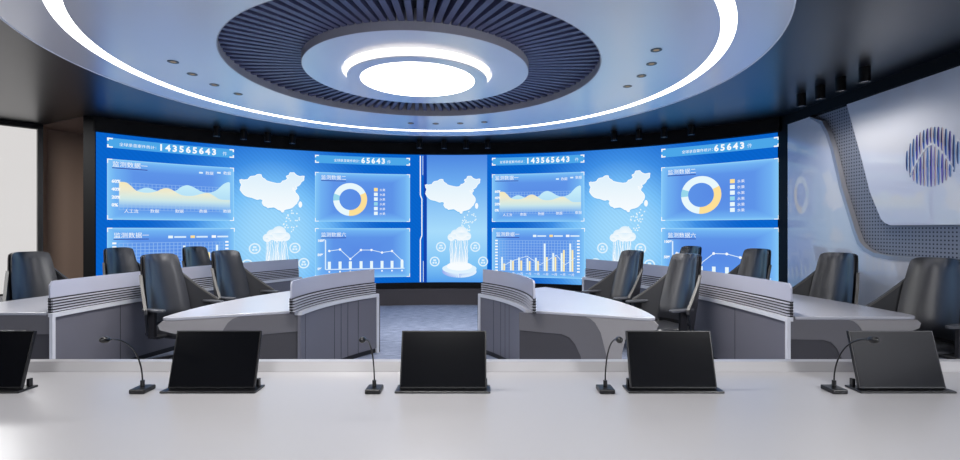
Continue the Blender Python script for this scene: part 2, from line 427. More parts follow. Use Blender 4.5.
# ------------------------------------------------------------------ video wall
class Graphic:
    """flat coloured shapes in screen coordinates (s along the arc, z up), wrapped onto the curved display"""
    def __init__(g): g.bm = bmesh.new(); g.mats = []; g.uv = g.bm.loops.layers.uv.new('UVMap')
    def mi(g, m):
        if m not in g.mats: g.mats.append(m)
        return g.mats.index(m)
    def poly(g, pts, m, layer=1, box=None):
        if box is None:
            xs = [p[0] for p in pts]; zs = [p[1] for p in pts]; box = (min(xs), min(zs), max(xs), max(zs))
        vs = [g.bm.verts.new((p[0], layer*.0022, p[1])) for p in pts]
        f = g.bm.faces.new(vs); f.material_index = g.mi(m)
        for l in f.loops:
            l[g.uv].uv = ((l.vert.co.x-box[0])/max(box[2]-box[0], 1e-6), (l.vert.co.z-box[1])/max(box[3]-box[1], 1e-6))
        return f
    def rect(g, s0, z0, s1, z1, m, layer=1): g.poly([(s0, z0), (s1, z0), (s1, z1), (s0, z1)], m, layer)
    def line(g, pts, w, m, layer=2):
        for (a, c) in zip(pts, pts[1:]):
            d = math.hypot(c[0]-a[0], c[1]-a[1])
            if d < 1e-6: continue
            nx, nz = -(c[1]-a[1])/d*w/2, (c[0]-a[0])/d*w/2
            g.poly([(a[0]-nx, a[1]-nz), (c[0]-nx, c[1]-nz), (c[0]+nx, c[1]+nz), (a[0]+nx, a[1]+nz)], m, layer)
    def ring(g, cs, cz, r0, r1, a0, a1, m, layer=2, n=40, ry=1.0):
        for i in range(n):
            p, q = a0+(a1-a0)*i/n, a0+(a1-a0)*(i+1)/n
            P = lambda r, a: (cs+r*math.cos(a), cz+r*ry*math.sin(a))
            if r0 > 0: g.poly([P(r0, p), P(r1, p), P(r1, q), P(r0, q)], m, layer)
            else: g.poly([(cs, cz), P(r1, p), P(r1, q)], m, layer)
    def frame(g, s0, z0, s1, z1, w, m, layer=2):
        g.rect(s0, z0, s1, z0+w, m, layer); g.rect(s0, z1-w, s1, z1, m, layer)
        g.rect(s0, z0+w, s0+w, z1-w, m, layer); g.rect(s1-w, z0+w, s1, z1-w, m, layer)
    def text(g, txt, s, z, size, m, layer=3, bold=.0, spacing=1.0, align='LEFT'):
        cu = bpy.data.curves.new('lettering', 'FONT'); cu.body = txt; cu.size = size; cu.offset = bold
        cu.space_character = spacing; cu.align_x = align; cu.resolution_u = 2
        ob = bpy.data.objects.new('lettering', cu); COL.objects.link(ob)
        dg = bpy.context.evaluated_depsgraph_get(); me = bpy.data.meshes.new_from_object(ob.evaluated_get(dg))
        mi = g.mi(m); vs = [g.bm.verts.new((s+v.co.x, layer*.0022, z+v.co.y)) for v in me.vertices]
        for p in me.polygons:
            try: f = g.bm.faces.new([vs[i] for i in p.vertices]); f.material_index = mi
            except ValueError: pass
        wd = (max(v.co.x for v in me.vertices) if me.vertices else 0)
        bpy.data.objects.remove(ob); bpy.data.curves.remove(cu); bpy.data.meshes.remove(me)
        return wd
    def build(g, name, parent, shift=0.0):
        bm = g.bm
        bmesh.ops.triangulate(bm, faces=[f for f in bm.faces if len(f.verts) > 4])
        xs = [v.co.x for v in bm.verts]; x = math.floor(min(xs)/.15)*.15+.15
        while x < max(xs):
            geom = bm.verts[:]+bm.edges[:]+bm.faces[:]
            bmesh.ops.bisect_plane(bm, geom=geom, plane_co=(x, 0, 0), plane_no=(1, 0, 0), dist=1e-5); x += .15
        for v in bm.verts:
            a = arc(v.co.x+shift, v.co.y); v.co = Vector((a[0], a[1], v.co.z))
        me = bpy.data.meshes.new(name); bm.to_mesh(me); bm.free()
        for m in g.mats: me.materials.append(m)
        o = bpy.data.objects.new(name, me); COL.objects.link(o); o.parent = parent; return o

def P(x, y):   # photograph point on the display -> (s, z)
    t = (x-480)/F; a = 1+t*t; bq = -2*(t*SX+SY); c = SX*SX+SY*SY-SR*SR
    Y = (-bq+math.sqrt(bq*bq-4*a*c))/(2*a)
    return (SR*math.atan2(t*Y-SX, Y-SY), CAMZ+(230-y)*Y/F)
U = 6.945     # the picture's units repeat at this distance along the arc

def display_material():
    m = bpy.data.materials.new('display picture background'); m.use_nodes = True
    nt = m.node_tree; nt.nodes.remove(nt.nodes['Principled BSDF'])
    uv = nt.nodes.new('ShaderNodeUVMap'); uv.uv_map = 'UVMap'
    acc = None
    for cs in (-3.45, 3.50):
        s = nt.nodes.new('ShaderNodeVectorMath'); s.operation = 'SUBTRACT'; s.inputs[1].default_value = (cs, 1.35, 0)
        d = nt.nodes.new('ShaderNodeVectorMath'); d.operation = 'DIVIDE'; d.inputs[1].default_value = (2.35, 2.7, 1)
        l = nt.nodes.new('ShaderNodeVectorMath'); l.operation = 'LENGTH'
        q = nt.nodes.new('ShaderNodeMapRange'); q.interpolation_type = 'SMOOTHERSTEP'
        q.inputs['From Min'].default_value = 0; q.inputs['From Max'].default_value = 1; q.inputs['To Min'].default_value = 1; q.inputs['To Max'].default_value = 0
        nt.links.new(uv.outputs[0], s.inputs[0]); nt.links.new(s.outputs[0], d.inputs[0]); nt.links.new(d.outputs[0], l.inputs[0]); nt.links.new(l.outputs['Value'], q.inputs['Value'])
        if acc is None: acc = q.outputs[0]
        else:
            mx = nt.nodes.new('ShaderNodeMath'); mx.operation = 'MAXIMUM'; nt.links.new(acc, mx.inputs[0]); nt.links.new(q.outputs[0], mx.inputs[1]); acc = mx.outputs[0]
    r = nt.nodes.new('ShaderNodeValToRGB'); nt.links.new(acc, r.inputs['Fac'])
    cr = r.color_ramp; cr.elements[0].position = 0; cr.elements[0].color = lin((8, 100, 204)); cr.elements[1].position = 1; cr.elements[1].color = lin((158, 216, 252))
    e = cr.elements.new(.35); e.color = lin((62, 142, 228)); e = cr.elements.new(.7); e.color = lin((120, 192, 248))
    # fine diagonal hatching of the picture
    sp = nt.nodes.new('ShaderNodeSeparateXYZ'); nt.links.new(uv.outputs[0], sp.inputs[0])
    ad = nt.nodes.new('ShaderNodeMath'); ad.operation = 'ADD'; nt.links.new(sp.outputs[0], ad.inputs[0]); nt.links.new(sp.outputs[1], ad.inputs[1])
    mu = nt.nodes.new('ShaderNodeMath'); mu.operation = 'MULTIPLY'; mu.inputs[1].default_value = 75; nt.links.new(ad.outputs[0], mu.inputs[0])
    sn = nt.nodes.new('ShaderNodeMath'); sn.operation = 'SINE'; nt.links.new(mu.outputs[0], sn.inputs[0])
    mr = nt.nodes.new('ShaderNodeMapRange'); mr.inputs['From Min'].default_value = -1; mr.inputs['To Min'].default_value = .96; mr.inputs['To Max'].default_value = 1.03
    nt.links.new(sn.outputs[0], mr.inputs['Value'])
    em_ = nt.nodes.new('ShaderNodeEmission'); nt.links.new(r.outputs['Color'], em_.inputs['Color']); nt.links.new(mr.outputs[0], em_.inputs['Strength'])
    nt.links.new(em_.outputs[0], nt.nodes['Material Output'].inputs['Surface'])
    return m

S0, S1, Z0, Z1 = -6.186, 6.114, .455, 3.122
vw = empty('video_wall', (SX, SY+SR, 0)); tag(vw, 'huge curved blue video wall of data charts and maps across the front', 'video wall')
vw_inv = Matrix.Translation(-vw.location)
def vpart(o): o.matrix_parent_inverse = vw_inv; return o
# the display: a curved slab
b = MB(); ns = 82; dpath = [S0+(S1-S0)*i/ns for i in range(ns+1)]
b.cur = 0
vs = []; fs = []
for s in dpath:
    for z in (Z0, Z1): vs.append((*arc(s), z))
for i in range(ns): fs.append((2*i, 2*i+2, 2*i+3, 2*i+1))
b.add(vs, fs)
me = bpy.data.meshes.new('display'); me.from_pydata(b.v, [], b.f); me.update()
ul = me.uv_layers.new(name='UVMap')
for p in me.polygons:
    for li, vi in zip(p.loop_indices, p.vertices):
        k, top = divmod(vi, 2); ul.data[li].uv = (dpath[k], Z1 if top else Z0)
me.materials.append(display_material()); me.materials.append(M['black_trim'])
disp = bpy.data.objects.new('display', me); COL.objects.link(disp); disp.parent = vw; vpart(disp)
so = disp.modifiers.new('thick', 'SOLIDIFY'); so.thickness = .045; so.offset = 1; so.material_offset = 1; so.material_offset_rim = 1
# make sure the picture faces the room
nrm = me.polygons[ns//2].normal
if nrm.y > 0: me.flip_normals()
so.offset = -1
b = MB()
path = [arc(s, .012) for s in [S0-.03+(S1-S0+.06)*i/60 for i in range(61)]]
b.sweep(path, -.05, 0, Z1+.001, Z1+.03); b.sweep(path, -.05, 0, .345, Z0-.001)
vpart(b.build('bezel', M['black_trim'], vw, smooth=40))

C = dict(
    white=emit('picture white', (248, 252, 255)), ltext=emit('picture pale text', (214, 236, 255)),
    border=emit('picture border', (150, 210, 250)), banner=emit('picture banner', (76, 166, 232)),
    grid=emit('picture grid', (140, 184, 240)), icon=emit('picture icon', (222, 242, 255)),
    cyan=emit('picture cyan', (232, 248, 253)), yellow=emit('picture yellow', (253, 224, 152)),
    cream=emit('picture cream', (252, 236, 178)), navy=emit('picture navy', (52, 62, 150)), tick=emit('picture tick', (120, 190, 240)), mint=emit('picture mint', (150, 214, 236)))
C['panel'] = ramp_emit('picture chart panel', 0, [(0, (88, 138, 228)), (.62, (94, 148, 232)), (.88, (112, 176, 242)), (1, (132, 200, 248))], radial=True)
C['wave_c'] = ramp_emit('picture cyan wave', 1, [(0, (130, 180, 240)), (.3, (170, 216, 246)), (1, (196, 236, 250))], [(.02, .1), (.42, 1)])
C['wave_y'] = ramp_emit('picture yellow wave', 1, [(0, (140, 190, 240)), (.38, (206, 232, 232)), (.75, (244, 238, 204)), (1, (252, 238, 186))], [(.02, .05), (.42, .92)])
C['map'] = ramp_emit('picture map', 1, [(0, (248, 252, 255)), (.5, (234, 246, 253)), (1, (218, 238, 252))])
C['cloud'] = ramp_emit('picture cloud', 1, [(0, (190, 222, 250)), (.5, (228, 244, 254)), (1, (250, 253, 255))])
C['beam'] = ramp_emit('picture beam', 1, [(0, (250, 253, 255)), (1, (170, 220, 252))], [(0, .95), (1, .15)])
C['midbg'] = ramp_emit('picture middle strip', 1, [(0, (84, 158, 236)), (.14, (128, 196, 246)), (.4, (168, 220, 252)), (.75, (112, 176, 242)), (1, (76, 134, 224))])
C['ped'] = ramp_emit('picture pedestal', 0, [(0, (150, 168, 238)), (.5, (206, 228, 252)), (1, (232, 244, 255))])

def title(g, txt, x, y):
    s, z = P(x, y); w = g.text(txt, s, z, .098, C['white'], 4); g.rect(s, z-.035, s+w, z-.022, C['navy'], 3)

def panel(g, s0, s1, z0, z1):
    g.rect(s0, z0, s1, z1, C['panel'], 1); g.frame(s0, z0, s1, z1, .014, C['border'], 2)
    for (cs, dx) in ((s0, 1), (s1, -1)):
        for (cz, dz) in ((z0, 1), (z1, -1)):
            g.rect(min(cs, cs+dx*.07), min(cz, cz+dz*.014), max(cs, cs+dx*.07), max(cz, cz+dz*.014), C['white'], 3)
            g.rect(min(cs, cs+dx*.014), min(cz, cz+dz*.07), max(cs, cs+dx*.014), max(cz, cz+dz*.07), C['white'], 3)

def header(txt, num, s0, s1, sx, nx, ux):
    g = Graphic(); z0, z1 = 2.893, 3.053
    g.rect(s0, z0, s1, z1, C['banner'], 1)
    for (cs, dx) in ((s0, 1), (s1, -1)):
        for (cz, dz) in ((z0, 1), (z1, -1)):
            g.rect(min(cs, cs+dx*.075), min(cz, cz+dz*.022), max(cs, cs+dx*.075), max(cz, cz+dz*.022), C['white'], 2)
            g.rect(min(cs, cs+dx*.022), min(cz, cz+dz*.05), max(cs, cs+dx*.022), max(cz, cz+dz*.05), C['white'], 2)
    g.text(txt, s0+sx, 2.938, .062, C['white'], 3)
    g.text(num, s0+nx, 2.925, .150, C['white'], 3, bold=.0055, spacing=1.36)
    g.text('件', s0+ux, 2.93, .08, C['ltext'], 3)
    return g
for k in range(2):
    header('全球录音案件统计：', '143565643', -6.043+k*U, -4.152+k*U, .16, .71, 1.70).build('header_banner', disp)
    header('全球录音案件统计：', '65643', -2.704+k*U, -.812+k*U, .36, .90, 1.42).build('header_banner', disp)

# wave chart
def smooth(pts, n=6):
    out = []
    for i in range(len(pts)-1):
        p0 = pts[max(i-1, 0)]; p1 = pts[i]; p2 = pts[i+1]; p3 = pts[min(i+2, len(pts)-1)]
        for k in range(n):
            t = k/n
            out.append(tuple(.5*((2*p1[j])+(-p0[j]+p2[j])*t+(2*p0[j]-5*p1[j]+4*p2[j]-p3[j])*t*t+(-p0[j]+3*p1[j]-3*p2[j]+p3[j])*t**3) for j in (0, 1)))
    out.append(pts[-1]); return out
for k in range(2):
    g = Graphic(); panel(g, -6.043, -4.152, 1.72, 2.71); title(g, '监测数据一', 112, 166)
    gx0, gz1 = P(119, 182.5); gx1, gz0 = P(230, 212)
    for i in range(30): g.rect(gx0+(gx1-gx0)*i/29-.004, gz0, gx0+(gx1-gx0)*i/29+.004, gz1, C['grid'], 2)
    for i in range(10): g.rect(gx0, gz0+(gz1-gz0)*i/9-.004, gx1, gz0+(gz1-gz0)*i/9+.004, C['grid'], 2)
    cy_ = smooth([P(*p) for p in ((119, 194), (128, 193.5), (136, 191), (144, 188), (150, 188.3), (158, 191.5), (166, 192.8), (176, 190.5), (181, 187), (187, 185.2), (193, 187), (201, 191.3), (208, 192.8), (216, 190.5), (223, 184.5), (228, 182.2), (230, 183))])
    ye = smooth([P(*p) for p in ((119, 181.8), (126, 182.5), (131, 186), (137, 191), (147, 192.8), (156, 191.5), (162, 188.8), (167, 188.2), (172, 189.8), (178, 193.5), (184, 195.6), (193, 195.8), (201, 194), (208, 193), (214, 196), (220, 199.4), (230, 200))])
    def area(curve_, m, layer):
        box = (gx0, gz0, gx1, gz1)
        for a_, c_ in zip(curve_, curve_[1:]):
            g.poly([(a_[0], gz0+.03), (c_[0], gz0+.03), c_, a_], m, layer, box=box)
    area(cy_, C['wave_c'], 3); area(ye, C['wave_y'], 4)
    for t_, yy in (('60%', 182.5), ('40%', 190.5), ('20%', 198.5), ('0%', 206.3)):
        s, z = P(111.5, yy); g.text(t_, s, z, .072, C['white'], 4, bold=.003)
    for xx in (124, 150, 175, 199, 223):
        s, z = P(xx, 212.5); g.text('人工流' if xx == 124 else '数据', s, z+.0, .066, C['white'], 5)
    for xx in (199, 217):
        s, z = P(xx, 173.5); g.rect(s, z, s+.06, z+.03, C['icon'], 4); g.text('数据', s+.1, z-.01, .066, C['white'], 4)
    g.build('wave_chart', disp, k*U)

# bar and line chart (measured on the right-hand copy)
for k in range(2):
    g = Graphic(); panel(g, .902, 2.805, .575, 1.587)
    s, z = P(496, 236); w_ = g.text('监测数据一', s, z, .098, C['white'], 4); g.rect(s, z-.035, s+w_, z-.022, C['navy'], 3)
    gx0, gz1 = P(499.5, 240.5); gx1, gz0 = P(575.5, 271.8)
    for i in range(27): g.rect(gx0+(gx1-gx0)*i/26-.005, gz0, gx0+(gx1-gx0)*i/26+.005, gz1, C['grid'], 2)
    for i in range(12): g.rect(gx0, gz0+(gz1-gz0)*i/11-.005, gx1, gz0+(gz1-gz0)*i/11+.005, C['grid'], 2)
    for i in range(11):
        z = gz0+(gz1-gz0)*i/10; g.rect(gx0-.09, z-.015, gx0-.035, z+.015, C['white'], 3); g.rect(gx1+.03, z-.015, gx1+.085, z+.015, C['white'], 3)
    for xx, a_, c_ in zip((501.2, 510, 518.2, 526.6, 535, 543.8, 552.4, 560.8, 569.4), (257, 260, 257.5, 258, 257.8, 243.5, 253, 253, 243.5), (263.5, 260.5, 260.5, 261, 261, 257, 257, 250, 250)):
        s, z = P(xx, a_); g.rect(s, gz0, s+.036, z, C['cyan'], 3)
        s2, z2 = P(xx+2.2, c_); g.rect(s2, gz0, s2+.036, z2, C['cream'], 3)
        g.text('一月', s-.02, gz0-.085, .06, C['white'], 3)
    g.line([P(*p) for p in ((503.5, 265.7), (512, 261), (527, 256), (540, 264.8), (556.5, 255.2), (565, 264.8), (575, 258))], .012, C['ltext'], 4)
    for i, xx in enumerate((533, 549.5, 566)):
        s, z = P(xx, 237); g.rect(s, z, s+.07, z+.045, (C['cyan'], C['yellow'], C['white'])[i], 3); g.rect(s+.09, z+.006, s+.27, z+.036, C['ltext'], 3)
    g.build('bar_chart', disp, (k-1)*U)

# doughnut chart
for k in range(2):
    g = Graphic(); panel(g, -2.704, -.812, 1.72, 2.71); title(g, '监测数据二', 321, 179)
    cs, cz = P(350.3, 199.5)
    g.ring(cs, cz, .215, .335, 0, 2*PI, C['cyan'], 2, 60); g.ring(cs, cz, .215, .335, math.radians(-95), math.radians(26), C['yellow'], 3, 24)
    g.ring(cs, cz, .215, .335, math.radians(160), math.radians(185), C['mint'], 3, 8)
    for i in range(6):
        s, z = P(374, 190.8+4.75*i); g.rect(s, z-.01, s+.075, z+.06, C['yellow'] if i == 0 else C['cyan'] if i != 3 else C['mint'], 3)
        g.text('水果', s+.11, z-.005, .06, C['white'], 3)
    g.build('doughnut_chart', disp, k*U)

# line chart
for k in range(2):
    g = Graphic(); panel(g, -2.704, -.812, .575, 1.587); title(g, '监测数据六', 321, 236.5)
    bx, bz = P(325.5, 269.5); ex, _ = P(404.5, 269.5); _, tz = P(325.5, 240)
    g.rect(bx-.012, bz, bx+.012, tz, C['ltext'], 3); g.rect(bx, bz-.012, ex, bz+.008, C['ltext'], 3)
    for t_, yy in (('100%', 241.8), ('50%', 256), ('0%', 270)):
        s, z = P(317.5, yy); g.text(t_, s, z, .066, C['white'], 4, bold=.003)
    pts = [P(x, y) for x, y in zip((329.3, 340, 350.3, 361, 371.5, 382, 392, 402), (251, 249.5, 259, 250, 250, 252.5, 251, 260.5))]
    g.line(pts, .014, C['ltext'], 4)
    for s, z in pts:
        g.ring(s, z, 0, .024, 0, 2*PI, C['white'], 5, 10); g.rect(s-.028, bz, s+.03, bz+.155, C['cyan'], 3)
        g.ring(s, bz-.05, 0, .018, 0, 2*PI, C['white'], 3, 8)
    g.build('line_chart', disp, k*U)

# country map graphic
MAP = [(239.4,179.9),(241.4,179.3),(245,179.8),(248.3,179.3),(250.5,176.5),(255,176),(257,174.7),(261.2,174.7),(262.7,178),(266.5,180.8),(272.6,182.6),(280.2,183.4),(282.5,181),(286.3,179.9),(288.6,178),(286.3,177.3),(286.6,175.8),(289.4,174.7),(290,172.7),(294,172.7),(296.2,175),(300,176.5),(304.3,176.2),(303.8,180.3),(300.8,182.6),(299.3,185),(295.5,186.4),(297,188.4),(295.5,190.2),(293.8,188.4),(292.4,187.8),(293,190),(295.5,192.5),(297.7,194.8),(299,198.6),(298.2,201),(296.8,203.5),(293,207),(288.6,208.8),(284.5,209.8),(283.8,211.6),(282,212.2),(280.8,210.4),(277,208.8),(272.6,206.8),(270,207.2),(268,208),(264,205.8),(262,202.5),(264.5,200),(260,198.9),(257,199.5),(252,197.5),(246,196),(242,192.5),(240,189.5),(240.5,187),(242,185),(240,182)]
mp = [P(*p) for p in MAP]
jag = []
for a_, c_ in zip(mp, mp[1:]+mp[:1]):
    jag += [a_, ((a_[0]+c_[0])/2+random.uniform(-.008, .008), (a_[1]+c_[1])/2+random.uniform(-.010, .010))]
cs = sum(p[0] for p in jag)/len(jag); cz = sum(p[1] for p in jag)/len(jag)
C['mapshade'] = emit('picture map rim', (120, 190, 240))
for sh in (0, 3.62-.06, U):
    g = Graphic()
    if sh == 3.56: g.rect(-.46-sh, Z0+.004, .80-sh, Z1-.004, C['midbg'], .5)
    g.poly([(p[0]-.006, p[1]-.026) for p in jag], C['mapshade'], 1)
    g.poly(jag, C['map'], 2)
    g.line(jag+jag[:1], .014, C['white'], 3)
    ts, tz_ = P(300.3, 204.5); g.ring(ts, tz_, 0, .035, 0, 2*PI, C['white'], 2, 10, ry=1.8)
    for i in range(46):
        xx = random.uniform(282, 300); yy = random.uniform(210, 232)
        if abs((xx-283)/17+(yy-210)/22-1) > .55: continue
        s, z = P(xx, yy); g.rect(s-.012, z-.012, s+.012, z+.012, C['cyan'], 2)
    g.build('map_graphic', disp, sh)
# cloud, rain of light and pedestal (measured on the middle copy)
def cp(x, y): return P(410+x/5.75, 210+y/5.75)
for sh in (-3.63, 0, U-3.63):
    g = Graphic()
    x0, z1_ = cp(230, 170); x1, z0_ = cp(332, 318)
    pc = cp(284, 345)
    g.ring(pc[0], pc[1]-.03, 0, .36, 0, 2*PI, C['ped'], 1, 40, ry=.36); g.ring(pc[0], pc[1]+.03, 0, .36, 0, 2*PI, C['icon'], 1.3, 40, ry=.30)
    g.ring(pc[0], pc[1]+.08, 0, .27, 0, 2*PI, C['white'], 1.6, 36, ry=.34)
    g.rect(x0, z0_, x1, z1_, C['beam'], 2)
    for i in range(13):
        xx = x0+(x1-x0)*(i+.5)/13; pts = [(xx, z1_)]; z = z1_
        while z > z0_+.06:
            z -= random.uniform(.05, .16); xx += random.choice((-.018, 0, .018)); pts.append((xx, max(z, z0_)))
        g.line(pts, .009, C['white'], 3)
    for (x, y, r) in ((238, 156, 22), (262, 140, 28), (296, 130, 36), (328, 150, 24), (284, 150, 26), (305, 152, 24)):
        s, z = cp(x, y); g.ring(s, z, 0, r/5.75/F*10.2, 0, 2*PI, C['map'], 4+r*.01, 24)
    for (x, y) in ((178, 212), (375, 212), (142, 296), (420, 296)):
        s, z = cp(x, y); g.ring(s, z, .078, .104, 0, 2*PI, C['icon'], 2, 28)
        g.rect(s-.045, z-.045, s-.006, z-.006, C['icon'], 2); g.rect(s+.008, z-.045, s+.045, z-.006, C['icon'], 2); g.rect(s-.03, z+.01, s+.03, z+.045, C['icon'], 2)
    g.build('cloud_graphic', disp, sh)
# divider line
g = Graphic(); C['divider'] = emit('picture divider dark', (20, 66, 170))
g.rect(-.53, Z0+.004, -.47, Z1-.004, C['divider'], 1)
A_, B_ = -.598, -.566
g.line([(A_, Z1-.02), (A_, 2.28), (B_, 2.2), (B_, 1.43), (A_, 1.35), (A_, Z0+.01)], .022, C['white'], 2)
g.line([(B_+.02, Z1-.02), (B_+.02, 2.7)], .010, C['ltext'], 2); g.line([(B_+.03, .9), (B_+.03, Z0+.01)], .012, C['ltext'], 2)
g.build('divider_line', disp)

# ------------------------------------------------------------------ round ceiling canopy
DZ = 3.23
can = empty('ceiling_canopy', (RC[0], RC[1], CEIL)); tag(can, 'large round white ceiling canopy with light ring and radial grey slats', 'ceiling canopy')
can_inv = Matrix.Translation(-can.location)
def cpart(o): o.matrix_parent_inverse = can_inv; return o
b = MB(); b.lathe([(3.435, CEIL-.0005), (3.435, DZ), (3.063, DZ), (3.063, DZ+.03), (2.944, DZ+.03), (2.944, DZ), (1.928, DZ), (1.928, DZ+.20), (2.0, DZ+.20), (2.0, CEIL-.0005)], RC, 192)
cpart(b.build('canopy_panel', M['canopy'], can, smooth=30))
b = MB(); b.lathe([(3.434, DZ-.004), (3.447, DZ-.004), (3.447, DZ+.012), (3.436, DZ+.012)], RC, 192, closed=True)
cpart(b.build('edge_trim', M['trim_white'], can, smooth=30))
b = MB(); b.lathe([(3.060, DZ+.006), (3.060, DZ+.025), (2.947, DZ+.025), (2.947, DZ+.006)], RC, 192, closed=True)
cpart(b.build('light_strip', M['led'], can, smooth=30))
b = MB(); b.lathe([(1.927, DZ+.002), (1.918, DZ+.002), (1.918, DZ+.19), (1.927, DZ+.19)], RC, 160, closed=True)
cpart(b.build('opening_rim', M['canopy_grey'], can, smooth=30))
b = MB()
for k in range(100):
    a = 2*PI*k/100+.01; T = Matrix.Translation((RC[0], RC[1], 0)) @ Matrix.Rotation(a, 4, 'Z')
    b.box(1.19, 1.917, -.026, .026, DZ+.078, DZ+.18, T)
cpart(b.build('slat_ring', M['slat'], can))
b = MB(); b.cyl(RC, 1.925, DZ+.19, DZ+.23, 128); cpart(b.build('recess_board', M['recess'], can))
b = MB(); b.lathe([(1.186, DZ+.19), (1.186, DZ), (.80, DZ), (.80, DZ+.05), (0, DZ+.05)], RC, 160)
cpart(b.build('inner_disc', [M['canopy']], can, smooth=30))
b = MB(); b.lathe([(1.187, DZ+.001), (1.191, DZ+.001), (1.191, DZ+.185), (1.187, DZ+.185)], RC, 160, closed=True)
cpart(b.build('disc_rim', M['canopy_grey'], can, smooth=30))

lamp = empty('ceiling_lamp', (RC[0], RC[1], DZ+.05)); tag(lamp, 'bright round drum lamp in the centre of the ceiling canopy', 'ceiling lamp')
li = Matrix.Translation(-lamp.location)
b = MB(); b.lathe([(.745, DZ-.058), (.772, DZ+.05)], RC, 128); o = b.build('glowing_side', M['drum_side'], lamp, smooth=30); o.matrix_parent_inverse = li
b = MB(); b.lathe([(.748, DZ-.056), (.748, DZ-.068), (.612, DZ-.068), (.612, DZ-.056)], RC, 128); o = b.build('lamp_rim', M['canopy'], lamp, smooth=30); o.matrix_parent_inverse = li
b = MB(); b.cyl(RC, .612, DZ-.066, DZ-.058, 96); o = b.build('diffuser', M['disc'], lamp); o.matrix_parent_inverse = li

def spotlamp(loc, power, ang=96, col=(1, .97, .93)):
    l = bpy.data.lights.new('downlight_beam', 'SPOT'); l.energy = power; l.spot_size = math.radians(ang); l.spot_blend = .6
    l.shadow_soft_size = .14; l.color = col
    o = bpy.data.objects.new('downlight_beam', l); COL.objects.link(o); o.location = loc; return o
# recessed downlights in the canopy
def downlight(x, y, label):
    e = empty('recessed_downlight', (x, y, DZ)); tag(e, label, 'downlight', 'recessed downlights in the canopy')
    b = MB(); b.lathe([(.030, -.004), (.052, -.004), (.052, .004), (.030, .004)], (0, 0), 24, closed=True); b.build('trim_ring', M['shell'], e, smooth=40)
    b = MB(); b.cyl((0, 0), .031, -.0025, .002, 20); b.build('lens', M['lamp_dim'], e)
    spotlamp((x, y, DZ-.01), 150)
ords = ('nearest', 'second nearest', 'third nearest', 'farthest')
for nm, base, rev in (('left', 180+3.9, False), ('right', 3.9*-1, True)):
    for i in range(4):
        off = (i-1.5)*9.2
        a = math.radians(180-3.9*1-off*-1*-1) if nm == 'left' else math.radians(-3.9+off)
        if nm == 'left': a = math.radians(176.1+(13.8-9.2*i))
        dx, dy = 2.43*math.cos(a), 2.43*math.sin(a)
        k = i if nm == 'right' else i
        if nm == 'left': a = math.radians(176.1+13.8-9.2*i); dx, dy = 2.43*math.cos(a), 2.43*math.sin(a)
        downlight(RC[0]+dx, RC[1]+dy, f'small recessed downlight, {ords[i]} of four on the {nm} side of the canopy')
for i, w_ in enumerate(('leftmost', 'second from the left', 'third from the left', 'rightmost')):
    a = math.radians(90-3.9+13.8-9.2*i)
    downlight(RC[0]+2.43*math.cos(a), RC[1]+2.43*math.sin(a), f'small recessed downlight, {w_} of four at the far side of the canopy')

# black surface spotlights
def spot(x, y, label, group):
    e = empty('surface_spotlight', (x, y, CEIL)); tag(e, label, 'spotlight', group)
    b = MB(); b.lathe([(0, 0), (.055, 0), (.055, -.165), (.040, -.165), (.034, -.14), (0, -.14)], (0, 0), 28); b.build('housing', M['spot_black'], e, smooth=40)
    b = MB(); b.cyl((0, 0), .036, -.158, -.146, 20); b.build('lens', M['spot_lens'], e)
    if 'right wall' in label: spotlamp((x, y, CEIL-.17), 11, 150)
ords4 = ('leftmost', 'second from left', 'third from left', 'rightmost')
for nm, pts in (('left part', ((-4.6, 8.56), (-4.27, 8.85), (-3.93, 9.07), (-3.55, 9.27))),
                ('middle', ((-1.21, 9.78), (-.72, 9.84), (-.28, 9.84), (.155, 9.8))),
                ('right part', ((2.45, 8.95), (2.86, 8.82), (3.25, 8.65), (3.63, 8.42)))):
    for w_, (x, y) in zip(ords4, pts): spot(x, y, f'black cylinder spotlight, {w_} of four above the {nm} of the video wall', f'spotlights above the {nm} of the video wall')
for w_, y in zip(('farthest', 'second farthest', 'third farthest', 'nearest'), (6.49, 6.13, 5.78, 5.42)):
    spot(4.255, y, f'black cylinder spotlight, {w_} of four along the right wall', 'spotlights along the right wall')

